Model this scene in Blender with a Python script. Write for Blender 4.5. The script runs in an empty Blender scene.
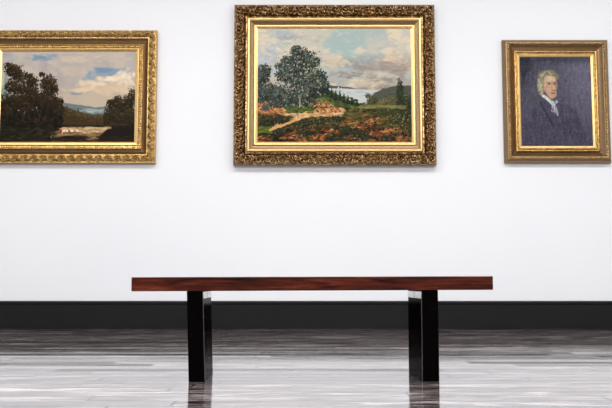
import bpy, bmesh, math
import numpy as np
from mathutils import Vector
C = bpy.context.scene.collection
S = bpy.context.scene
rng = np.random.default_rng(7)

# ------------------------------------------------------------------ camera, light, exposure
cd = bpy.data.cameras.new('camera'); cam = bpy.data.objects.new('camera', cd); C.objects.link(cam)
cd.sensor_width = 36.0; cd.lens = 50.0; cd.clip_end = 60
cam.location = (0, 0, 0.42); cam.rotation_euler = (math.radians(90) + math.atan(80/850), 0, 0)
S.camera = cam
S.view_settings.view_transform = 'Standard'; S.view_settings.look = 'None'
S.view_settings.exposure = 0.27; S.view_settings.gamma = 1.0; S.view_settings.use_curve_mapping = False
w = bpy.data.worlds.new('world'); S.world = w; w.use_nodes = True
w.node_tree.nodes['Background'].inputs[0].default_value = (0.9, 0.95, 1, 1)
w.node_tree.nodes['Background'].inputs[1].default_value = 0.1
def area(name, loc, size, power, tilt=0, col=(1, 0.99, 0.985)):
    l = bpy.data.lights.new(name, 'AREA'); l.shape = 'RECTANGLE'; l.size, l.size_y = size
    l.energy = power; l.color = col
    o = bpy.data.objects.new(name, l); C.objects.link(o); o.location = loc; o.rotation_euler = (math.radians(tilt), 0, 0)
area('gallery_light', (0.2, 4.3, 4.62), (9.5, 0.7), 330, -4)
area('gallery_light', (0.2, -1.6, 4.62), (9.5, 1.6), 480, 58)

# ------------------------------------------------------------------ helpers
WALL = 8.043
def tag(o, label=None, cat=None, group=None, kind=None):
    if label: o['label'] = label
    if cat: o['category'] = cat
    if group: o['group'] = group
    if kind: o['kind'] = kind
    return o
def empty(name, loc, rz=0):
    o = bpy.data.objects.new(name, None); C.objects.link(o); o.location = loc; o.rotation_euler = (0, 0, rz); return o
def link(name, me, mat=None, parent=None, smooth=False):
    o = bpy.data.objects.new(name, me); C.objects.link(o)
    if mat: me.materials.append(mat)
    if parent: o.parent = parent
    if smooth: me.polygons.foreach_set('use_smooth', [True]*len(me.polygons))
    return o
def hexa(name, corners, mat, parent=None, bevel=0.0, seg=2):
    """corners: bottom 4 then top 4, counter-clockwise"""
    bm = bmesh.new(); v = [bm.verts.new(c) for c in corners]
    for f in ((3,2,1,0),(4,5,6,7),(0,1,5,4),(1,2,6,5),(2,3,7,6),(3,0,4,7)): bm.faces.new([v[i] for i in f])
    if bevel: bmesh.ops.bevel(bm, geom=bm.edges[:], offset=bevel, segments=seg, affect='EDGES', profile=0.5)
    bmesh.ops.recalc_face_normals(bm, faces=bm.faces)
    me = bpy.data.meshes.new(name); bm.to_mesh(me); bm.free()
    return link(name, me, mat, parent)
def box(name, a, b, mat, parent=None, bevel=0.0, seg=2):
    (x0,y0,z0),(x1,y1,z1) = a, b
    return hexa(name, [(x0,y0,z0),(x1,y0,z0),(x1,y1,z0),(x0,y1,z0),(x0,y0,z1),(x1,y0,z1),(x1,y1,z1),(x0,y1,z1)], mat, parent, bevel, seg)
def grid_mesh(name, V, nu, nv, flip=False):
    i = np.arange((nu-1)*(nv-1)); a = i//(nv-1)*nv + i%(nv-1)
    q = np.stack([a, a+1, a+nv+1, a+nv], 1)
    if flip: q = q[:, ::-1]
    return np.asarray(V).reshape(-1, 3), q
def mesh_np(name, parts):
    Vs, Qs, n = [], [], 0
    for V, Q in parts: Vs.append(V); Qs.append(Q+n); n += len(V)
    V = np.concatenate(Vs).astype(np.float32); Q = np.concatenate(Qs).astype(np.int32)
    me = bpy.data.meshes.new(name)
    me.vertices.add(len(V)); me.vertices.foreach_set('co', V.ravel())
    me.loops.add(Q.size); me.loops.foreach_set('vertex_index', Q.ravel())
    me.polygons.add(len(Q)); me.polygons.foreach_set('loop_start', np.arange(0, Q.size, 4, dtype=np.int32))
    me.update(calc_edges=True); me.validate()
    return me

class NT:
    def __init__(s, name):
        s.m = bpy.data.materials.new(name); s.m.use_nodes = True; s.t = s.m.node_tree
        s.b = s.t.nodes['Principled BSDF']
    def n(s, typ, **kw):
        x = s.t.nodes.new(typ)
        for k, v in kw.items():
            if k.startswith('i_'): x.inputs[k[2:].replace('_', ' ')].default_value = v
            else: setattr(x, k, v)
        return x
    def l(s, a, b): s.t.links.new(a, b)
    def ramp(s, src, stops):
        r = s.n('ShaderNodeValToRGB'); e = r.color_ramp.elements
        while len(e) < len(stops): e.new(0.5)
        for k, (p, c) in enumerate(stops):
            e[k].position = p; e[k].color = (c if hasattr(c, '__len__') else (c, c, c)) + ((1,) if hasattr(c, '__len__') else ()) if hasattr(c, '__len__') else (c, c, c, 1)
        s.l(src, r.inputs[0]); return r.outputs[0]
    def coords(s, scale=(1,1,1), kind='Object'):
        t = s.n('ShaderNodeTexCoord'); m = s.n('ShaderNodeMapping'); m.inputs['Scale'].default_value = scale
        s.l(t.outputs[kind], m.inputs[0]); return m.outputs[0]
    def noise(s, co, scale, detail=4, rough=0.55, dist=0):
        x = s.n('ShaderNodeTexNoise', i_Scale=scale, i_Detail=detail, i_Roughness=rough, i_Distortion=dist)
        s.l(co, x.inputs['Vector']); return x.outputs['Fac']
    def bump(s, h, strength, dist, prev=None):
        b = s.n('ShaderNodeBump', i_Strength=strength, i_Distance=dist); s.l(h, b.inputs['Height'])
        if prev: s.l(prev, b.inputs['Normal'])
        return b.outputs[0]
    def set(s, **kw):
        for k, v in kw.items(): s.b.inputs[k.replace('_', ' ')].default_value = v
        return s

def m_wall():
    k = NT('white wall paint').set(Roughness=0.75)
    n = k.noise(k.coords(), 0.6, 2)
    k.l(k.ramp(n, [(0.3, (0.80, 0.815, 0.845)), (0.7, (0.825, 0.84, 0.865))]), k.b.inputs['Base Color'])
    k.l(k.bump(k.noise(k.coords(), 180, 3), 0.05, 0.002), k.b.inputs['Normal'])
    return k.m
def m_floor():
    k = NT('dark glazed floorboards').set(IOR=2.4, Coat_Weight=0.5, Coat_IOR=1.55, Coat_Roughness=0.04)
    co = k.coords()
    br = k.n('ShaderNodeTexBrick', offset=0.0, offset_frequency=2, squash=1.0)
    br.inputs['Color1'].default_value = (0, 0, 0, 1); br.inputs['Color2'].default_value = (1, 1, 1, 1); br.inputs['Mortar'].default_value = (0.5, 0.5, 0.5, 1)
    br.inputs['Scale'].default_value = 1.0; br.inputs['Brick Width'].default_value = 1.9; br.inputs['Row Height'].default_value = 0.13
    br.inputs['Mortar Size'].default_value = 0.0045; br.inputs['Mortar Smooth'].default_value = 0.3; br.inputs['Bias'].default_value = 0.0
    s0 = k.n('ShaderNodeSeparateXYZ'); k.l(co, s0.inputs[0])
    r0 = k.n('ShaderNodeMath', operation='DIVIDE'); r0.inputs[1].default_value = 0.13; k.l(s0.outputs[1], r0.inputs[0])
    r1 = k.n('ShaderNodeMath', operation='FLOOR'); k.l(r0.outputs[0], r1.inputs[0])
    wn = k.n('ShaderNodeTexWhiteNoise', noise_dimensions='1D'); k.l(r1.outputs[0], wn.inputs['W'])
    xx = k.n('ShaderNodeMath', operation='MULTIPLY_ADD'); xx.inputs[1].default_value = 1.9; k.l(wn.outputs['Value'], xx.inputs[0]); k.l(s0.outputs[0], xx.inputs[2])
    cb = k.n('ShaderNodeCombineXYZ'); k.l(xx.outputs[0], cb.inputs[0]); k.l(s0.outputs[1], cb.inputs[1])
    k.l(cb.outputs[0], br.inputs['Vector'])
    sep = k.n('ShaderNodeSeparateColor'); k.l(br.outputs['Color'], sep.inputs[0])
    # grain, shifted per board
    off = k.n('ShaderNodeVectorMath', operation='SCALE'); off.inputs['Scale'].default_value = 9.0
    k.l(br.outputs['Color'], off.inputs[0])
    add = k.n('ShaderNodeVectorMath', operation='ADD'); k.l(co, add.inputs[0]); k.l(off.outputs[0], add.inputs[1])
    def gm(sc):
        m = k.n('ShaderNodeMapping'); m.inputs['Scale'].default_value = sc; k.l(add.outputs[0], m.inputs[0]); return m.outputs[0]
    g1 = k.noise(gm((1.6, 26, 1)), 1.5, 6, 0.65, 1.2)
    g2 = k.noise(gm((5, 60, 1)), 1.6, 5, 0.7, 0.6)
    g0 = k.noise(gm((2.6, 9.5, 1)), 1.0, 8, 0.78, 0.8)
    gg = k.n('ShaderNodeMix', data_type='FLOAT'); gg.inputs[0].default_value = 0.35; k.l(g0, gg.inputs[2]); k.l(g1, gg.inputs[3])
    base = k.ramp(gg.outputs[0], [(0.42, (0.016, 0.010, 0.010)), (0.475, (0.07, 0.050, 0.050)), (0.515, (0.20, 0.175, 0.17)), (0.57, (0.52, 0.495, 0.49))])  # wood grain; its palest streaks also paint in the floor's sparkle
    tint = k.ramp(sep.outputs[0], [(0.0, (0.55, 0.52, 0.54)), (0.5, (1.0, 0.93, 0.93)), (1.0, (1.5, 1.38, 1.36))])
    mx = k.n('ShaderNodeMix', data_type='RGBA', blend_type='MULTIPLY'); mx.inputs[0].default_value = 1
    k.l(base, mx.inputs[6]); k.l(tint, mx.inputs[7])
    mo = k.n('ShaderNodeMix', data_type='RGBA'); mo.inputs[7].default_value = (0.01, 0.009, 0.009, 1)
    k.l(br.outputs['Fac'], mo.inputs[0]); k.l(mx.outputs[2], mo.inputs[6]); k.l(mo.outputs[2], k.b.inputs['Base Color'])
    k.l(k.ramp(g2, [(0.35, 0.04), (0.7, 0.13)]), k.b.inputs['Roughness'])
    sl = k.ramp(br.outputs['Fac'], [(0.0, 0.5), (1.0, 0.05)])
    pl = k.ramp(sep.outputs[0], [(0.0, 0.72), (1.0, 1.0)])
    pm = k.n('ShaderNodeMath', operation='MULTIPLY'); k.l(sl, pm.inputs[0]); k.l(pl, pm.inputs[1]); k.l(pm.outputs[0], k.b.inputs['Specular IOR Level'])
    # hand scraped waves + grain + joints
    wv = k.noise(gm((1.2, 9, 1)), 1.3, 2, 0.5)
    b = k.bump(wv, 0.25, 0.003)
    sx = k.n('ShaderNodeSeparateXYZ'); k.l(co, sx.inputs[0])
    fr = k.n('ShaderNodeMath', operation='DIVIDE'); fr.inputs[1].default_value = 0.13; k.l(sx.outputs[1], fr.inputs[0])
    ff = k.n('ShaderNodeMath', operation='FRACT'); k.l(fr.outputs[0], ff.inputs[0])
    rr = k.n('ShaderNodeMath', operation='SUBTRACT'); rr.inputs[1].default_value = 0.5; k.l(sep.outputs[0], rr.inputs[0])
    tl = k.n('ShaderNodeMath', operation='MULTIPLY'); k.l(ff.outputs[0], tl.inputs[0]); k.l(rr.outputs[0], tl.inputs[1])
    b = k.bump(tl.outputs[0], 1.0, 0.0030, b)
    b = k.bump(g2, 0.2, 0.0008, b)
    inv = k.n('ShaderNodeMath', operation='SUBTRACT'); inv.inputs[0].default_value = 1; k.l(br.outputs['Fac'], inv.inputs[1])
    b = k.bump(inv.outputs[0], 0.35, 0.0015, b)
    k.l(b, k.b.inputs['Normal']); k.l(b, k.b.inputs['Coat Normal'])
    return k.m
def m_bronze():
    k = NT('antique bronze gilding').set(Roughness=0.24, Metallic=0.92)
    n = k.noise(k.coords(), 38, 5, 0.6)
    k.l(k.ramp(n, [(0.36, (0.09, 0.045, 0.02)), (0.5, (0.23, 0.135, 0.055)), (0.66, (0.62, 0.44, 0.24))]), k.b.inputs['Base Color'])  # pale end of the ramp paints glints into the gilding
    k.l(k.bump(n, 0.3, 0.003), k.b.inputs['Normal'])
    return k.m
def m_leg():
    k = NT('black lacquer').set(Roughness=0.12, IOR=1.012)
    n = k.noise(k.coords((1, 1, 6)), 20, 3)
    k.l(k.ramp(n, [(0.3, (0.0022, 0.0016, 0.0016)), (0.7, (0.004, 0.003, 0.003))]), k.b.inputs['Base Color'])
    return k.m
def m_seat():
    k = NT('red mahogany').set(Roughness=0.4, Specular_IOR_Level=0.2)
    g = k.noise(k.coords((1.6, 9, 22)), 1.7, 7, 0.62, 2.2)
    g2 = k.noise(k.coords((0.9, 3, 4)), 2.2, 3, 0.5, 0.5)
    ad = k.n('ShaderNodeMath', operation='MULTIPLY_ADD'); ad.inputs[1].default_value = 0.55
    k.l(g2, ad.inputs[0]); k.l(g, ad.inputs[2])
    k.l(k.ramp(ad.outputs[0], [(0.62, (0.018, 0.005, 0.004)), (0.74, (0.062, 0.011, 0.006)), (0.86, (0.12, 0.020, 0.009)), (1.0, (0.19, 0.045, 0.018))]), k.b.inputs['Base Color'])
    k.l(k.bump(g, 0.08, 0.001), k.b.inputs['Normal'])
    return k.m
def m_plain(name, col, rough, metal=0.0, bumpy=0.0, bs=60, var=0.12, spec=0.5):
    k = NT(name).set(Roughness=rough, Metallic=metal)
    n = k.noise(k.coords(), bs, 4)
    a = tuple(c*(1-var) for c in col); b_ = tuple(min(1, c*(1+var)) for c in col)
    k.l(k.ramp(n, [(0.3, a), (0.7, b_)]), k.b.inputs['Base Color'])
    if bumpy: k.l(k.bump(n, bumpy, 0.002), k.b.inputs['Normal'])
    k.b.inputs['Specular IOR Level'].default_value = spec
    return k.m
def m_canvas(name, rough=0.4, weave=0.15, spec=0.06):
    k = NT(name).set(Roughness=rough); k.b.inputs['Specular IOR Level'].default_value = spec
    a = k.n('ShaderNodeVertexColor', layer_name='paint'); k.l(a.outputs[0], k.b.inputs['Base Color'])
    n = k.noise(k.coords((1, 1, 1)), 260, 3)
    k.l(k.bump(n, weave, 0.002), k.b.inputs['Normal'])
    return k.m
M = dict(
    wall=m_wall(), floor=m_floor(), seat=m_seat(),
    base=m_plain('charcoal baseboard paint', (0.008, 0.008, 0.0085), 0.5, 0, 0.05, 30, 0.08, 0.2),
    leg=m_leg(), steel=m_plain('pale brushed steel', (0.72, 0.72, 0.73), 0.22, 1.0, 0.1, 80, 0.05),
    edge_glint=m_plain('grey edge highlight', (0.075, 0.073, 0.072), 0.35, 0.0, 0.0, 40, 0.4),
    dark_wall=m_plain('deep grey wall paint', (0.05, 0.05, 0.055), 0.8),
    ceil=m_plain('ceiling paint', (0.8, 0.8, 0.8), 0.8),
    bronze=m_bronze(),
    gold=m_plain('bright gold leaf', (0.70, 0.47, 0.19), 0.28, 0.85, 0.15, 40, 0.12),
    gold2=m_plain('warm gold leaf', (0.46, 0.29, 0.105), 0.25, 0.95, 0.3, 40, 0.5),  # wide tone spread paints in highlights and dark gaps of the leaf border
    umber=m_plain('dull brown gilding', (0.25, 0.165, 0.09), 0.34, 0.85, 0.25, 70, 0.2),
    canv=m_canvas('varnished oil paint'), canv2=m_canvas('glossy oil paint on weave', 0.3, 0.5),
)

# ------------------------------------------------------------------ room
def st(o): o['kind'] = 'structure'; return o
X0, X1, Y0, Y1, H = -6.0, 6.0, -8.0, WALL, 4.7
st(box('floor', (X0-.1, Y0-.1, -0.1), (X1+.1, Y1+.1, 0), M['floor']))
st(box('wall_back', (X0, Y1, 0), (X1, Y1+.1, H), M['wall']))
st(box('wall_left', (X0-.1, Y0-.1, 0), (X0, Y1+.1, H), M['wall']))
st(box('wall_right', (X1, Y0-.1, 0), (X1+.1, Y1+.1, H), M['wall']))
st(box('wall_front', (X0, Y0-.1, 0), (X1, Y0, H), M['dark_wall']))
st(box('ceiling', (X0-.1, Y0-.1, H), (X1+.1, Y1+.1, H+.1), M['ceil']))
def baseboard(name, ax):
    prof = [(0, 0), (0.026, 0), (0.026, 0.006), (0.020, 0.010), (0.020, 0.226), (0.023, 0.232), (0.030, 0.238), (0.030, 0.250), (0.026, 0.258), (0.012, 0.262), (0, 0.262)]
    bm = bmesh.new(); rows = []
    for e in (0, 1):
        r = []
        for t, z in prof:
            if ax == 'back': p = ((X0, X1)[e], Y1-t, z)
            elif ax == 'left': p = (X0+t, (Y0, Y1-.03)[e], z)
            else: p = (X1-t, (Y0, Y1-.03)[e], z)
            r.append(bm.verts.new(p))
        rows.append(r)
    for i in range(len(prof)-1): bm.faces.new((rows[0][i], rows[1][i], rows[1][i+1], rows[0][i+1]))
    for r in rows: bm.faces.new(r)
    bmesh.ops.recalc_face_normals(bm, faces=bm.faces)
    me = bpy.data.meshes.new(name); bm.to_mesh(me); bm.free()
    return st(link(name, me, M['base']))
baseboard('baseboard_back', 'back'); baseboard('baseboard_left', 'left'); baseboard('baseboard_right', 'right')

# ------------------------------------------------------------------ bench
bench = tag(empty('bench', (0.02, 3.72, 0), math.radians(1.4)), 'long low bench with a red-brown wooden plank seat on two glossy black slab legs', 'bench')
def skew(name, x0b, x1b, x0t, x1t, y0, y1, z0, z1l, z1r, mat, bev):
    return hexa(name, [(x0b,y0,z0),(x1b,y0,z0),(x1b,y1,z0),(x0b,y1,z0),(x0t,y0,z1l),(x1t,y0,z1r),(x1t,y1,z1r),(x0t,y1,z1l)], mat, bench, bev, 3)
hexa('seat', [(-.777,-.004,.3882),(.799,-.004,.3945),(.799,.435,.3945),(-.777,.435,.3882),
              (-.777,-.004,.4493),(.799,-.004,.4541),(.799,.435,.4541),(-.777,.435,.4493)], M['seat'], bench, 0.0035, 3)
for (a0, b0, a1, b1, zl, zr, side) in ((-.525, -.456, -.5375, -.4690, .3892, .3895, 1), (.4853, .558, .4859, .557, .3932, .3935, -1)):
    lg = skew('leg', a0, b0, a1, b1, 0, .42, 0, zl, zr, M['leg'], .003)
    xi0, xi1 = (b0, b1) if side == 1 else (a0, a1)
    def xin(z): return xi0+(xi1-xi0)*z/.39
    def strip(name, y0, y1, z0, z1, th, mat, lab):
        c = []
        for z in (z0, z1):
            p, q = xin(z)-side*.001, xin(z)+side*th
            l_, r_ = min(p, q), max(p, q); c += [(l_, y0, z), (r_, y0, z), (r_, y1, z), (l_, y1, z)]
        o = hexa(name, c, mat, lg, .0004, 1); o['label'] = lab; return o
    strip('mounting_plate', .006, .205, .3565, .387, .002, M['steel'], 'pale steel plate under the seat')
    strip('mounting_plate', .215, .415, .3565, .387, .002, M['steel'], 'pale steel plate under the seat')
    strip('edge_highlight', .0015, .0055, .002, .387, .0022, M['edge_glint'], 'thin grey strip added as the highlight of the front edge')  # grey strip added to stand in for the highlight along the bevel

# ------------------------------------------------------------------ carved frames
def frame_part(name, W, Hh, prof, mat, parent, orn=None, step=0.0055, nsub=6, cx=0, cz=0):
    """prof: (distance from outer edge, height off the wall) points, mitred round a W x Hh rectangle.
       orn(s, d) adds relief; s runs along each side from its middle."""
    d = [prof[0][0]]; h = [prof[0][1]]
    for (a, b), (a2, b2) in zip(prof, prof[1:]):
        n = max(1, int(math.ceil(math.hypot(a2-a, b2-b)/0.004))) if orn else 1
        for j in range(1, n+1): d.append(a+(a2-a)*j/n); h.append(b+(b2-b)*j/n)
    d = np.array(d); h = np.array(h); nv = len(d); parts = []
    for side in range(4):
        L = W if side % 2 == 0 else Hh
        nu = int(L/step) if orn else 2
        t = np.linspace(-1, 1, nu)[:, None]
        s = t*(L/2 - d[None, :])
        hh = np.broadcast_to(h, s.shape).copy(); dd = np.broadcast_to(d, s.shape)
        if orn: hh += orn(s, dd, side, L)
        off = (Hh if side % 2 == 0 else W)/2 - dd
        if side == 0: x, z = s, -off
        elif side == 1: x, z = off, s
        elif side == 2: x, z = -s, off
        else: x, z = -off, -s
        V = np.stack([x+cx, -hh, z+cz], -1)
        parts.append(grid_mesh(name, V, nu, nv, flip=True))
    me = mesh_np(name, parts)
    return link(name, me, mat, parent, smooth=bool(orn))

def sstep(a, b, x): t = np.clip((x-a)/(b-a), 0, 1); return t*t*(3-2*t)
def scroll(s, q, P, amp, wid):
    """running acanthus scroll: q in 0..1 across the band (wid metres)"""
    out = np.zeros_like(s)
    k = np.round(s/P)
    for dk in (-1, 0, 1):
        kk = k+dk; c = kk*P
        sgn = np.where(np.mod(kk, 2) == 0, 1.0, -1.0)
        qx = s-c; qy = (q-(0.5+0.10*sgn))*wid*sgn
        r = np.hypot(qx, qy*1.1); a = np.arctan2(qy, qx)
        curl = 0.5+0.5*np.cos(a*1.0 + r/(0.30*P)*2*np.pi)
        leaf = 0.5+0.5*np.cos(a*7 + r*60)
        body = np.clip(1.15-r/(0.62*P), 0, 1)
        out = np.maximum(out, body**0.6*(0.65*curl+0.35*leaf*sstep(0.12*P, 0.45*P, r)))
    edge = sstep(0, 0.10, q)*sstep(0, 0.10, 1-q)
    return amp*out*edge*1.7
def orn_center(s, d, side, L):
    q = (d-0.006)/0.102
    v = np.where((q > 0) & (q < 1), scroll(s, np.clip(q, 0, 1), 0.104, 0.026, 0.102), 0)
    q2 = (d-0.012)/0.09   # second, finer layer of leaves
    v2 = 0.004*np.maximum(0, np.sin(s*2*np.pi/0.036 + 5*q2)*np.sin(q2*2*np.pi*2.1+np.sin(s*40)))
    v = v+np.where((q2 > 0) & (q2 < 1), v2, 0)
    # ribs on the inner cove
    rib = 0.0018*(0.5+0.5*np.cos(s*2*np.pi/0.017))
    return v+np.where((d > 0.156) & (d < 0.190), rib, 0)
def orn_left(s, d, side, L):
    q = (d-0.012)/0.062
    P = 0.088
    m = np.mod(s/P, 1.0)-0.5                       # overlapping elongated leaves
    ax = np.abs(q-0.5-0.22*np.sin(m*2*np.pi)*0.8)
    leaf = np.clip(1-ax/(0.42*np.cos(m*2.6).clip(0.15, 1)), 0, 1)**0.7*(0.55+0.45*np.cos(m*np.pi))
    vein = 0.75+0.25*np.cos(s*2*np.pi/0.020+q*5)
    v = np.where((q > 0) & (q < 1), 0.034*leaf*vein*(0.55+0.45*sstep(-.5, .1, m)), 0)
    bead = 0.004*(0.5+0.5*np.cos(s*2*np.pi/0.0235))
    return v+np.where((d > 0.150) & (d < 0.170), bead, 0)
def orn_right(s, d, side, L):
    q = (d-0.034)/0.024
    v = np.where((q > 0) & (q < 1), np.sin(np.clip(q, 0, 1)*np.pi)*0.009*(0.45+0.55*np.cos(s*2*np.pi/0.026+q*4)), 0)
    return v

# ---- painting canvas : strokes laid on a raster, then stored as the canvas mesh's own pigment
def lin(c):
    c = np.asarray(c, float)/255; return np.where(c <= 0.04045, c/12.92, ((c+0.055)/1.055)**2.4)
def vnoise(shape, cells, seed):
    r = np.random.default_rng(seed); gy, gx = cells
    g = r.random((gy+2, gx+2)); y = np.linspace(0, gy, shape[0]); x = np.linspace(0, gx, shape[1])
    yi = y.astype(int); xi = x.astype(int); fy = (y-yi)[:, None]; fx = (x-xi)[None, :]
    fy = fy*fy*(3-2*fy); fx = fx*fx*(3-2*fx)
    a = g[yi][:, xi]; b = g[yi][:, xi+1]; c = g[yi+1][:, xi]; e = g[yi+1][:, xi+1]
    return (a*(1-fx)+b*fx)*(1-fy)+(c*(1-fx)+e*fx)*fy
def fbm(shape, cells, seed, oct=4):
    o = 0; t = 0
    for i in range(oct): a = 0.5**i; o = o+a*vnoise(shape, (cells[0]*2**i, cells[1]*2**i), seed+i); t += a
    return o/t
class Art:
    def __init__(s, x0, y0, x1, y1, k=3, seed=1):
        s.x0, s.y0, s.x1, s.y1, s.k = x0, y0, x1, y1, k
        s.w, s.h = int((x1-x0)*k), int((y1-y0)*k); s.A = np.zeros((s.h, s.w, 3)); s.r = np.random.default_rng(seed)
        yy, xx = np.mgrid[0:s.h, 0:s.w]; s.X = x0+(xx+.5)/k; s.Y = y0+(yy+.5)/k
    def n(s, cells, seed, oct=4): return fbm((s.h, s.w), cells, seed, oct)
    def fill(s, mask, col):
        m = np.clip(mask, 0, 1)[..., None]; s.A = s.A*(1-m)+np.asarray(col, float)*m
    def poly(s, pts, col, soft=0.6, rough=0.0, seed=3):
        """region below the line through pts"""
        xs, ys = zip(*pts); e = np.interp(s.X, xs, ys)
        if rough: e = e+(s.n((12, 30), seed, 3)-.5)*2*rough
        s.fill((s.Y-e)/soft+0.5, col)
    def dab(s, x, y, rx, ry, ang, col, a=1.0, hard=0.35):
        R = max(rx, ry)*1.15; k = s.k
        ix0 = max(0, int((x-R-s.x0)*k)); ix1 = min(s.w, int((x+R-s.x0)*k)+2); iy0 = max(0, int((y-R-s.y0)*k)); iy1 = min(s.h, int((y+R-s.y0)*k)+2)
        if ix0 >= ix1 or iy0 >= iy1: return
        X = s.X[iy0:iy1, ix0:ix1]-x; Y = s.Y[iy0:iy1, ix0:ix1]-y; c, n = math.cos(ang), math.sin(ang)
        r = np.hypot((X*c+Y*n)/rx, (-X*n+Y*c)/ry)
        m = (np.clip((1.1-r)/hard, 0, 1)*a)[..., None]
        s.A[iy0:iy1, ix0:ix1] = s.A[iy0:iy1, ix0:ix1]*(1-m)+np.asarray(col, float)*m
    def strokes(s, n, box, rx, ry, cols, ang=0, da=0.5, a=0.8, jit=8, inside=None):
        x0, y0, x1, y1 = box
        for i in range(n):
            x = s.r.uniform(x0, x1); y = s.r.uniform(y0, y1)
            if inside is not None and not inside(x, y): continue
            c = np.asarray(cols[s.r.integers(len(cols))], float)+s.r.normal(0, jit)+s.r.normal(0, jit*.35, 3)
            f = s.r.uniform(.6, 1.3); s.dab(x, y, rx*f, ry*f, ang+s.r.normal(0, da), np.clip(c, 0, 255), a)
    def blob(s, x, y, rx, ry, n, dark, light, size=1.0, lx=-.4, ly=-.6):
        """clump of foliage: leaves painted paler towards upper left"""
        pts = []
        n = int(n*1.8)
        for i in range(n):
            t = s.r.uniform(0, 2*math.pi); r = s.r.random()**.6*(1+.16*s.r.normal())+.05*math.sin(5*t+x); pts.append((r*math.cos(t), r*math.sin(t)))
        for i, (u, v) in enumerate(pts):
            k = np.clip(0.42+0.38*(u*lx+v*ly)+s.r.normal(0, .22), 0, 1)*(0.4+0.6*i/n)
            c = np.asarray(dark, float)*(1-k)+np.asarray(light, float)*k+s.r.normal(0, 5, 3)
            s.dab(x+u*rx, y+v*ry, size*s.r.uniform(.35, 1.0), size*s.r.uniform(.25, .6), s.r.uniform(0, 3), np.clip(c, 0, 255), .85)
    def mesh(s, name, W, Hh, depth, mat, parent, cx=0, cz=0):
        xs = np.linspace(-W/2, W/2, s.w)+cx; zs = np.linspace(Hh/2, -Hh/2, s.h)+cz
        xx, zz = np.meshgrid(xs, zs)
        V, Q = grid_mesh(name, np.stack([xx, np.full_like(xx, -depth), zz], -1), s.h, s.w, flip=True)
        me = mesh_np(name, [(V, Q)])
        ca = me.color_attributes.new('paint', 'FLOAT_COLOR', 'POINT')
        rgba = np.ones((s.h*s.w, 4), np.float32); rgba[:, :3] = lin(255*(np.clip(s.A, 0, 255)/255)**1.16).reshape(-1, 3)
        ca.data.foreach_set('color', rgba.ravel())
        return link(name, me, mat, parent)

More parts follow.
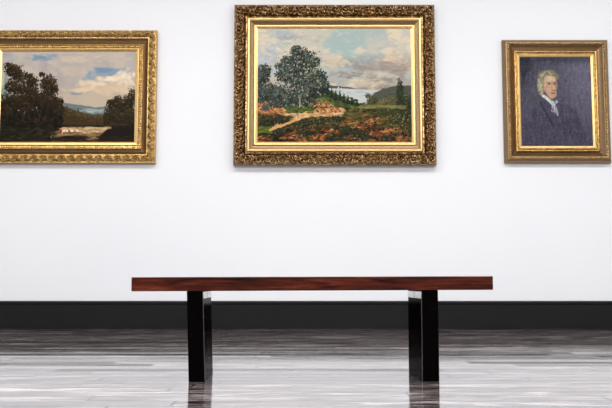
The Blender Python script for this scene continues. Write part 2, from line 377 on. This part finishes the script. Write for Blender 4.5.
def art_center():
    a = Art(257.5, 28.5, 412, 142.5, 3, 11)
    X, Y = a.X, a.Y
    n1 = a.n((4, 5), 21); n2 = a.n((10, 9), 31); n3 = a.n((7, 4), 41)
    a.A[:] = (176, 190, 200)
    a.fill(sstep(300, 262, X)*.8, (186, 196, 212))
    a.fill(sstep(24, 4, np.hypot((X-347)*.7, (Y-48)*.75))*1.0, (168, 192, 200))       # blue opening
    a.fill(sstep(.46, .66, n1)*.8, (205, 203, 198))
    a.fill(sstep(70, 88, Y)*.65, (168, 162, 158))
    a.fill(sstep(.5, .68, n3)*sstep(45, 78, Y)*.9, (146, 140, 142))
    a.fill(sstep(.52, .7, n2)*.7, (226, 216, 200))
    for cx, cy, rx, ry, c in [(336,58,11,6,(214,204,192)),(331,65,9,6,(204,194,180)),(344,63,9,4,(202,192,180)),(391,59,13,5,(214,198,180)),(399,52,8,4,(206,200,190)),(386,65,9,3,(168,156,150)),(404,66,8,3.5,(178,166,158)),(352,76,16,2.6,(150,146,148)),(385,80,18,2.6,(148,144,148)),(340,74,12,2.6,(160,152,150)),(395,46,9,4,(190,194,196)),(372,84,20,1.6,(200,190,174)),(300,42,14,3,(206,206,202)),(290,38,14,2,(168,172,180)),(275,50,8,4,(204,208,216)),(318,40,9,5,(196,196,190)),(273,66,10,6,(190,190,194))]:
        for j in range(26): a.dab(cx+a.r.normal(0, rx*.45), cy+a.r.normal(0, ry*.45), rx*.33, ry*.33, a.r.normal(0, .4), np.array(c)+a.r.normal(0, 7), .55, .8)
    a.strokes(420, (257, 28, 412, 86), 4.0, 1.0, [(200,204,208),(178,186,198),(188,196,202),(214,208,198)], 0, .5, .22, 10)
    # far hills and water
    a.poly([(257,93),(320,88),(330,86),(350,88),(372,92),(395,90),(412,88)], (88,92,96), .7, .5)
    a.poly([(257,96),(325,88.8),(345,89),(372,90.5),(412,90)], (196,204,212), .6)
    a.strokes(90, (330, 90, 375, 101), 4, .5, [(182,194,208),(210,214,218),(166,178,194)], 0, .05, .6, 6)
    a.dab(338.6, 88.2, .5, 1.0, 0, (250,250,250)); a.dab(341.5, 89, .35, .8, 0, (236,238,240))
    for p, c, sd in [([(257,110),(366,104),(374,94),(383,89),(396,86.5),(412,86)], (88,94,88), 4), ([(257,112),(362,106),(372,101),(392,97),(412,96)], (98,100,78), 5)]:
        a.poly(p, c, .8, 1.0, sd)
    a.strokes(160, (368, 88, 412, 104), 2.2, .7, [(96,98,82),(78,86,82),(120,116,88),(70,78,76)], -.2, .3, .7, 8, lambda x, y: y > 104-(x-366)*.42)
    # mid slope down to the water
    a.poly([(257,100),(322,84),(332,93),(346,99),(358,104),(372,107),(388,106),(412,104)], (66,80,52), .8, 1.5, 6)
    a.strokes(420, (322, 92, 412, 118), 2.4, .8, [(78,92,50),(52,64,42),(120,126,70),(44,54,40),(98,108,60)], .15, .4, .8, 9, lambda x, y: y > 88+(x-322)*.35)
    # pointed firs on the slope
    for x, y, h in [(332,98,9),(336,100,9),(340,101,10),(344,103,9),(348,104,8),(328,95,10),(352,105,7),(325,93,9),(357,106,5)]:
        for j in range(14):
            t = j/13; a.dab(x+a.r.normal(0, .2), y-h*t, 2.0*(1-t)+.35, .6, 0, np.array((38,52,44))+a.r.normal(0, 8), .9)
    # track and banks
    a.poly([(257,110),(290,117),(330,112),(350,113),(412,112)], (96,88,50), 1, 1.2, 7)
    a.strokes(620, (257, 108, 412, 143), 3.2, .9, [(64,62,34),(44,46,30),(110,96,52),(140,104,58),(84,88,44),(38,38,28)], .08, .35, .85, 10)
    a.poly([(257,131),(300,128),(350,127),(412,128)], (70,56,36), 2, 2.5, 8)
    a.strokes(560, (257, 128, 412, 143), 3.0, 1.0, [(58,54,30),(30,28,22),(150,88,48),(120,66,38),(70,74,36),(40,40,26),(34,30,24)], .1, .4, .85, 11)
    # sandy bank at left
    pts = lambda x, y: (101+abs(x-268)*.28 if x < 277 else 101+(x-277)*.85+2) < y < 114 and x < 293
    a.strokes(520, (257, 99, 294, 115), 2.4, .9, [(170,122,84),(190,142,102),(150,104,70),(204,162,122),(128,88,62)], .4, .4, .85, 9, pts)
    a.dab(266, 108.5, 4, 3, 0, (90,96,100), .9); a.blob(266, 107.5, 4.4, 3.2, 60, (46,52,56), (130,136,140), .8)
    # road
    for t in np.linspace(0, 1, 130):
        x = 272+70*t; y = 129.5-18*min(1, t*1.35)**.8-1.2*t
        a.dab(x+a.r.normal(0, 1), y+a.r.normal(0, .5), 4.2, 1.1+.7*(t > .3), -.3*(t < .6), np.array([(216,184,138),(198,158,112),(226,200,160)][a.r.integers(3)])+a.r.normal(0, 8), .8)
    a.strokes(150, (285, 111, 342, 116.5), 3.6, .8, [(222,190,148),(204,166,122),(180,132,92),(232,208,174)], -.06, .15, .75, 8)
    # pink rocks
    rk = lambda x, y: y > 100+abs(x-322)*.25-1
    a.poly([(257,200),(309,200),(312,104),(318,100.5),(328,101),(336,106),(341,112),(342,200),(412,200)], (150,96,70), .8, .5, 9) if False else None
    for j in range(260):
        x = a.r.uniform(311, 341); y = a.r.uniform(101, 113)
        if y < 101+max(0, x-326)*.62 or y < 104-(x-311)*.5: continue
        a.dab(x, y, a.r.uniform(.8, 2), a.r.uniform(.5, 1.1), .5, np.array([(180,130,90),(208,168,126),(136,88,56),(100,66,46),(188,142,98)][a.r.integers(5)])+a.r.normal(0, 9), .85)
    for x in np.linspace(314, 333, 40): a.dab(x, 100.2+max(0, x-324)*.5+a.r.normal(0, .6), 2, .8, .3, (104+a.r.normal(0,10), 124, 58), .8)
    # big tree and its neighbours
    D, L = (30,38,34), (120,132,128)
    for x, y, rx, ry, n in [(262,76,8,10,220),(258,92,8,10,170),(268,92,9,9,190),(266,70,5,5,70),(280,96,12,10,260),(300,96,20,12,480),(302,78,20,10,420),(296,66,15,8,300),(303,56,10,7,180),(297,51,6,4.5,90),(289,60,7,4,90),(313,62,7,5,110),(318,76,8,6,150),(285,76,9,6,160),(281,67,5,3,50),(322,86,7,7,130),(312,88,12,10,240),(296,108,11,5,130),(276,104,8,4,80)]:
        a.blob(x, y, rx, ry, n, D, L, 1.5)
    a.strokes(380, (282, 50, 322, 108), 1.0, .5, [(168,176,176),(140,150,120),(186,186,170),(110,124,150)], 0, 1, .75, 9)
    a.strokes(200, (258, 66, 292, 108), .8, .6, [(110,118,112),(136,140,120),(88,98,118)], 0, 1, .7, 9)
    for t in np.linspace(0, 1, 40): a.dab(299+1.2*math.sin(t*3), 112-16*t, .8, .9, 0, (196-60*t, 188-60*t, 158-50*t), .85)
    for t in np.linspace(0, 1, 30): a.dab(305+3*t, 100-22*t, .5, .8, 0, (92,88,78), .8)
    a.strokes(90, (286, 108, 314, 113), 2, .8, [(82,104,48),(60,82,40),(110,124,62)], 0, .3, .8, 8)
    # dark right-hand trees
    a.blob(400, 96, 4, 14, 240, (28,36,28), (84,92,62), 1.2); a.blob(401, 86, 1.8, 5, 60, (34,44,34), (88,96,70), .8)
    a.blob(408, 108, 8, 12, 260, (26,34,24), (92,98,56), 1.3); a.blob(372, 101, 5, 5, 110, (40,50,34), (140,136,86), 1.0)
    a.blob(384, 103, 6, 3.5, 90, (60,66,40), (170,158,104), 1.0); a.blob(393, 100, 5, 3, 70, (60,64,40), (150,142,90), 1.0)
    a.blob(368, 96, 3, 2.2, 40, (40,50,38), (120,124,84), .8)
    a.strokes(120, (360, 106, 405, 109), 3, .6, [(128,124,78),(112,112,70),(146,138,92)], .05, .15, .7, 8)
    a.blob(398, 118, 12, 9, 320, (26,32,22), (112,116,70), 1.1); a.blob(384, 112, 9, 4, 140, (40,48,28), (116,120,64), 1.0)
    a.strokes(80, (386, 110, 412, 136), 1.2, .5, [(160,160,120),(130,134,90)], -.9, .4, .6, 9)
    # orange scars in the foreground
    for cx, cy, rx, ry in [(372,121,7,2.6),(362,126,9,2.2),(350,123,8,1.6),(378,134,12,2.2),(404,139,9,2),(318,137,8,2.8),(334,131,6,1.6),(294,136,5,3),(263,139,7,2.6),(352,137,6,1.6),(392,131,8,1.4),(300,140,6,1.8),(283,137,3,1.5)]:
        a.strokes(int(4*rx), (cx-rx, cy-ry, cx+rx, cy+ry), 2.0, .55, [(176,108,64),(200,140,92),(144,78,46),(208,160,116),(120,66,42),(96,64,40)], -.25, .35, .7, 9)
    # dark bushes in the foreground
    for x, y, rx, ry, n in [(267,122,10,5,240),(284,121,8,4,170),(260,132,5,3,60),(305,124,9,4,180),(322,122,8,3.5,140),(279,133,7,3.5,120),(346,131,8,4,180),(356,134,7,4,130),(336,119,9,3,110),(306,133,8,3,110),(330,139,7,3,90),(366,137,7,2.5,90),(410,128,5,8,130),(388,138,7,2.5,80)]:
        a.blob(x, y, rx, ry, n, (24,30,26), (92,96,58), 1.2)
    a.strokes(60, (257, 127, 272, 133), 1.6, .8, [(104,124,52),(84,108,46)], 0, .4, .8, 8)
    a.strokes(330, (257, 116, 412, 143), 1.6, .35, [(48,52,32),(30,34,26),(96,92,54),(120,108,66),(66,70,40),(18,20,18)], -.2, .6, .8, 9, lambda x, y: not (x < 300 and abs(y-(130-.375*(x-271))) < 2.2))
    a.strokes(130, (290, 118, 412, 143), 1.1, .35, [(196,170,126),(164,132,92),(140,140,90)], -.3, .7, .6, 9)
    a.strokes(170, (258, 30, 320, 70), 3.2, .55, [(206,210,216),(182,188,200),(222,220,216),(160,168,182)], -.25, .5, .35, 8, lambda x, y: math.hypot((x-300)/20, (y-76)/30) > 1.0)
    for t in np.linspace(0, 1, 70): a.dab(271+24*t, 130-9*t+a.r.normal(0, .4), 2.2, .7, -.35, (206+a.r.normal(0, 9), 170, 120), .8)
    a.A *= (1.0, .975, .915)
    return a

def art_left():
    a = Art(-1.5, 53, 135.5, 144, 3, 5)
    X, Y = a.X, a.Y
    n1 = a.n((4, 6), 51); n2 = a.n((8, 8), 61)
    a.A[:] = (188, 186, 190)
    a.fill(sstep(.45, .7, n1)*.7, (172, 172, 182)); a.fill(sstep(.5, .7, n2)*.5, (206, 200, 194))
    a.fill(sstep(78, 100, Y)*.6, (196, 184, 172))
    for cx, cy, rx, ry, c in [(108,73,22,5,(126,158,196)),(90,77,10,5,(140,168,198)),(38,59,12,3.5,(130,160,198)),(50,57,8,2.5,(148,172,204)),(4,90,6,14,(128,150,160)),(76,95,14,1.6,(140,154,180)),(6,60,8,5,(176,182,196))]:
        for j in range(34): a.dab(cx+a.r.normal(0, rx*.42), cy+a.r.normal(0, ry*.42), rx*.3, ry*.4, a.r.normal(0, .2), np.array(c)+a.r.normal(0, 5), .45, .9)
    for cx, cy, rx, ry, c in [(110,80,16,4,(232,224,210)),(124,76,12,5,(234,226,214)),(92,86,16,5,(228,218,202)),(104,90,24,6,(214,200,184)),(70,72,20,8,(196,190,188)),(72,60,22,4,(204,198,192)),(112,61,20,3,(196,190,188)),(80,92,14,3,(220,208,192)),(124,92,14,5,(216,202,186)),(126,84,10,5,(226,214,200))]:
        for j in range(34): a.dab(cx+a.r.normal(0, rx*.45), cy+a.r.normal(0, ry*.4), rx*.24, ry*.42, a.r.normal(0, .2), np.array(c)+a.r.normal(0, 5), .5, .8)
    a.poly([(-2,118),(60,104),(75,106),(95,109),(112,108),(136,112)], (118,134,146), .8, .5, 2)
    a.poly([(-2,118),(60,110),(82,110),(98,112),(136,115)], (104,124,132), .8, .5, 3)
    a.strokes(50, (76, 111, 106, 115), 4, .5, [(158,176,184),(176,188,192)], .12, .05, .6, 5)
    a.poly([(-2,120),(62,108),(76,112),(90,116),(110,116),(136,118)], (84,86,66), 1, 1, 4)
    a.poly([(-2,120),(60,112),(72,117),(84,119),(110,118),(136,118)], (72,60,40), 1.2, 1.6, 5)
    for x, y, rx, ry in [(76,117,6,5),(86,120,6,4),(94,123,4,4),(66,114,5,5),(100,121,4,4)]:
        a.blob(x, y, rx, ry, 110, (54,44,30), (128,106,70), 1.1, .4, -.6)
    a.poly([(-2,126),(30,124),(60,127),(136,127)], (44,36,28), 1.5, 1, 6)
    # road with pale light
    a.poly([(-2,150),(48,140),(56,133),(70,131),(100,129),(112,128),(114,160),(136,160)], (150,128,96), 1, .8, 7)
    a.strokes(150, (60, 129, 108, 136), 4, .6, [(204,188,156),(184,164,130),(160,138,104),(214,200,170)], -.02, .06, .7, 7)
    a.strokes(170, (44, 134, 112, 144), 4, .7, [(120,100,74),(96,80,58),(142,122,90)], .02, .08, .7, 7)
    a.poly([(-2,122),(20,124),(40,128),(50,135),(52,160),(136,200)], (36,33,26), 1.2, 1.2, 8)
    a.poly([(-2,200),(80,200),(100,138),(108,131),(136,126)], (34,29,23), 1.2, 1, 9)
    a.strokes(260, (-2, 122, 56, 144), 3, .8, [(30,30,24),(52,48,34),(42,42,30),(64,58,38)], 0, .3, .7, 5, lambda x, y: y > 119+max(0, x)*.28)
    a.strokes(120, (58, 138, 136, 144), 5, .8, [(44,36,28),(58,46,34),(34,28,24)], 0, .1, .7, 5)
    D, L = (26,24,18), (104,84,50)
    # dark mass and trunks
    a.strokes(560, (0, 96, 62, 128), 2.6, 1.6, [(30,28,20),(40,34,24),(26,26,22),(52,42,28)], 0, .8, .9, 4, lambda x, y: y > 98+abs(x-22)*.12 and x < 64)
    for x in (22, 29, 34, 38, 44): 
        for t in np.linspace(0, 1, 22): a.dab(x+1.5*math.sin(t*3+x), 122-18*t, .5, .9, 0, (70,58,40), .6)
    for x, y, rx, ry, n in [(11,72,8,6,220),(6,68,5,4,70),(17,78,8,6,180),(11,88,8,8,240),(24,92,11,9,300),(30,83,6,6,150),(34,98,9,8,220),(46,84,8,7,220),(48,95,8,8,220),(42,104,11,8,230),(6,102,9,7,200),(18,104,11,8,220),(56,104,6,5,110),(57,112,6,6,110),(4,112,6,5,90),(53,90,4,4,50),(40,76,3,2.5,30),(26,77,4,3,50)]:
        a.blob(x, y, rx, ry, n, D, L, 1.25, .5, -.5)
    for x, y, rx, ry, n in [(116,108,9,7,240),(126,106,8,8,240),(133,100,6,9,200),(110,104,4,3,50),(122,118,14,8,360),(108,118,5,8,130),(132,118,6,10,170),(117,101,4,3,50)]:
        a.blob(x, y, rx, ry, n, (28,26,18), (96,80,46), 1.2, -.2, -.8)
    for x in (112, 118, 125, 131):
        for t in np.linspace(0, 1, 16): a.dab(x, 130-14*t, .45, .9, 0, (66,52,36), .6)
    # animals and herder
    for x, c in [(61,(150,74,52)),(64,(232,222,204)),(67.5,(238,230,214)),(69.5,(176,110,76)),(72,(240,232,220)),(75,(196,150,116)),(77.5,(226,214,196))]:
        a.dab(x, 132.8, 1.5, 1.2, 0, c); a.dab(x-1.2, 132, .6, .6, 0, c)
        for q in (-.8, .8): a.dab(x+q, 134.4, .3, .8, 0, (110,80,60))
    a.dab(60.5, 133.2, .9, 2.4, 0, (150,66,50)); a.dab(60.4, 130.6, .6, .6, 0, (220,190,160)); a.dab(62.3, 134, .7, 2, 0, (210,190,170))
    a.A *= (1.0, .965, .90)
    return a

def art_right():
    a = Art(520, 56, 594.3, 145, 4, 9)
    X, Y = a.X, a.Y
    a.A[:] = (84, 82, 94)
    a.fill(sstep(545, 590, X)*sstep(150, 70, Y)*.8, (124, 120, 136)); a.fill(sstep(562, 575, X)*sstep(100, 70, Y)*.3, (116, 114, 132))  # lighter right side: glare on the picture painted into the background
    a.fill(sstep(540, 521, X)*sstep(95, 66, Y)*.8, (24, 27, 34)); a.fill(sstep(66, 57, Y)*.5, (30, 34, 46))
    a.strokes(500, (520, 56, 595, 145), 1.0, 3.5, [(92,90,104),(72,70,84),(112,108,124)], 0, .15, .22, 6)
    # coat
    sh = np.interp(X, [520, 524, 530, 538, 542, 552, 560, 570, 577, 581, 584, 590, 595], [122, 116, 108, 104, 100, 98, 101, 105, 109, 116, 126, 142, 150])
    a.fill((Y-sh)/2.2, (80, 76, 92)); a.fill((Y-sh-12)/30*.5, (74, 70, 86))
    a.strokes(300, (524, 108, 582, 145), .9, 3.8, [(98,94,112),(76,72,88),(58,56,70)], .1, .2, .3, 5, lambda x, y: y > np.interp(x, [520,530,542,552,577,584], [122,108,102,100,110,128]))
    for t in np.linspace(0, 1, 40): a.dab(541+13*t, 102+24*t, 1.2, 1.6, .5, (40,40,52), .3, .8)
    # hair behind, neck, face turned three quarters to the right
    for x, y, rx, ry in [(547,75,8.5,5.5),(543.5,80,5.5,8),(541.5,86,3.6,6),(551,72.5,7,3.6),(557,76,4,4),(542.5,91,2.6,3.5)]:
        a.dab(x, y, rx, ry, 0, (142,134,108), .9, .4)
    a.dab(550, 96, 5, 5, .3, (134,112,90), 1, .4)
    a.dab(551.5, 84.5, 7.4, 10.6, -.05, (200,170,140), 1, .25); a.dab(553, 93, 5.2, 5.0, 0, (194,160,132), 1, .3)
    a.dab(551, 78.5, 6, 3.6, 0, (212,188,154), .9, .6); a.dab(547, 88, 3.2, 4, 0, (206,160,132), .8, .8)
    a.dab(557.8, 85, 1.6, 7, 0, (136,106,86), .6, .7); a.dab(547, 95.5, 4, 3, .6, (140,108,86), .6, .8)
    for x in (550.4, 555.9):
        a.dab(x, 83.2, 2.0, 1.1, 0, (120,92,74), .8, .7); a.dab(x, 83.5, 1.1, .55, 0, (44,36,34), .95, .4); a.dab(x, 81.6, 2.2, .5, -.08, (110,92,72), .8, .5)
    a.dab(554.6, 87, .9, 3.2, -.12, (206,170,138), .9, .6); a.dab(555.6, 89.6, 1.6, .9, 0, (160,112,90), .9, .5); a.dab(553.3, 88.5, .6, 2.2, 0, (150,116,92), .6, .6)
    a.dab(554, 92.6, 2.6, .6, .02, (126,72,62), .9, .5); a.dab(554.2, 94.2, 2.2, .6, 0, (188,148,120), .7, .6); a.dab(553.8, 91.3, 2, .4, 0, (190,150,120), .6, .6)
    a.dab(543.6, 85.8, 1.5, 2.7, .1, (176,134,106), .95, .4); a.dab(543.6, 86, .7, 1.4, .1, (130,92,72), .8, .5)
    for j in range(160):
        t = a.r.uniform(0, 1); th = math.pi*(.98-.86*t)+.35; r = a.r.uniform(.86, 1.14)
        if th < .75: continue
        x = 549.2+9.6*r*math.cos(th); y = 83-11*r*math.sin(th)
        a.dab(x, y, 1.6, .6, -th+math.pi/2, np.array([(166,158,128),(140,132,104),(184,176,146),(112,104,84)][a.r.integers(4)]), .75, .5)
    a.strokes(70, (539, 80, 544, 94), .7, 1.8, [(176,168,138),(146,138,112),(196,190,160)], .1, .3, .7, 6, lambda x, y: x < 543.2+max(0, (84-y)*.15))
    # stock and jabot
    for t in np.linspace(0, 1, 40): a.dab(543.5+9*t, 95.2+7*t**1.3, 1.4, 1.5, .6, (204,208,204), .9, .5)
    for t in np.linspace(0, 1, 40): a.dab(553+5.6*t, 101+13*t, 2.2*(1-t)+.7, 1.6, .3, np.array((188,196,198))+a.r.normal(0, 8)-30*t, .85, .6)
    a.strokes(40, (552, 100, 558, 111), .5, 1.4, [(150,158,164),(214,218,216)], -.3, .4, .6, 6)
    # woven canvas grain in the paint
    a.A += (a.n((90, 76), 88, 1)-.5)[..., None]*13
    a.fill(np.clip((vnoise((a.h, a.w), (110, 60), 101)-.6)*2.5, 0, 1)*.28, (150, 148, 164))
    a.fill(sstep(.50, .72, a.n((44, 10), 93, 3))*.14, (104, 106, 128))
    a.fill(np.clip((a.n((10, 120), 97, 2)-.55)*2.2, 0, 1)*.25, (26, 26, 36))
    return a

def painting(x0, x1, z0, z1, band, spec, art, label, group, canvas_mat, recess):
    W, Hh = x1-x0, z1-z0
    t = tag(empty('framed_painting', ((x0+x1)/2, WALL, (z0+z1)/2)), label, 'painting', group)
    for name, prof, mat, orn in spec: frame_part(name, W, Hh, prof, mat, t, orn)
    art.mesh('canvas', W-2*band+.006, Hh-2*band+.006, recess, canvas_mat, t)
    return t
G = 'gilt framed oil paintings on the gallery wall'
painting(-0.690, 1.237, 1.543, 3.100, .226, [
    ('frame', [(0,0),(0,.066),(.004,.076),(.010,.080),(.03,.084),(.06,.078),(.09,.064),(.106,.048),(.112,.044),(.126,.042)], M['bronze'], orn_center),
    ('moulding', [(.126,.030),(.126,.056),(.130,.062),(.150,.058),(.155,.050),(.157,.046),(.173,.040),(.188,.036),(.190,.034)], M['umber'], lambda s,d,a,L: np.where((d>.157)&(d<.188), .0022*(.5+.5*np.cos(s*2*np.pi/.018)), 0)),
    ('gilt_fillet', [(.129,.055),(.1295,.0655),(.134,.068),(.150,.062),(.1545,.053)], M['gold'], None),
    ('liner', [(.189,.030),(.190,.042),(.196,.044),(.214,.033),(.222,.031),(.230,.026)], M['gold'], None)],
    art_center(), 'landscape of a big tree, sandy track and lake in the largest, heavily carved frame', G, M['canv'], .028)
painting(-3.133, -1.433, 1.562, 2.852, .209, [
    ('frame', [(0,0),(0,.052),(.004,.060),(.010,.058),(.014,.056),(.03,.068),(.055,.070),(.074,.062),(.080,.063),(.086,.060)], M['gold2'], orn_left),
    ('cove', [(.086,.060),(.092,.048),(.105,.034),(.120,.026),(.132,.024),(.134,.024)], M['umber'], None),
    ('moulding', [(.134,.026),(.134,.042),(.140,.046),(.147,.042),(.150,.038),(.170,.034),(.172,.032)], M['gold2'], lambda s,d,a,L: np.where((d>.150)&(d<.170), .0045*(.5+.5*np.cos(s*2*np.pi/.0235)), 0)),
    ('liner', [(.171,.028),(.172,.038),(.178,.038),(.200,.027),(.213,.023)], M['gold'], None)],
    art_left(), 'landscape of dark trees and cattle on a road, gold frame with leaf border', G, M['canv'], .025)
painting(1.890, 2.905, 1.565, 2.763, .167, [
    ('frame', [(0,0),(0,.030),(.006,.036),(.010,.052),(.018,.066),(.028,.072),(.034,.072),(.058,.072),(.062,.068),(.070,.058),(.085,.042),(.100,.032),(.108,.030)], M['umber'], None),
    ('gilt_rope', [(.034,.066),(.036,.074),(.042,.080),(.050,.080),(.056,.074),(.058,.066)], M['gold2'], orn_right),
    ('gilt_moulding', [(.108,.030),(.108,.046),(.116,.050),(.124,.046),(.128,.034),(.132,.034),(.134,.040),(.140,.040),(.142,.032)], M['gold2'], None),
    ('liner', [(.142,.028),(.143,.036),(.148,.037),(.164,.026),(.170,.022)], M['gold'], None)],
    art_right(), 'portrait of a white-haired man in a dark coat, brown and gold frame', G, M['canv2'], .024)
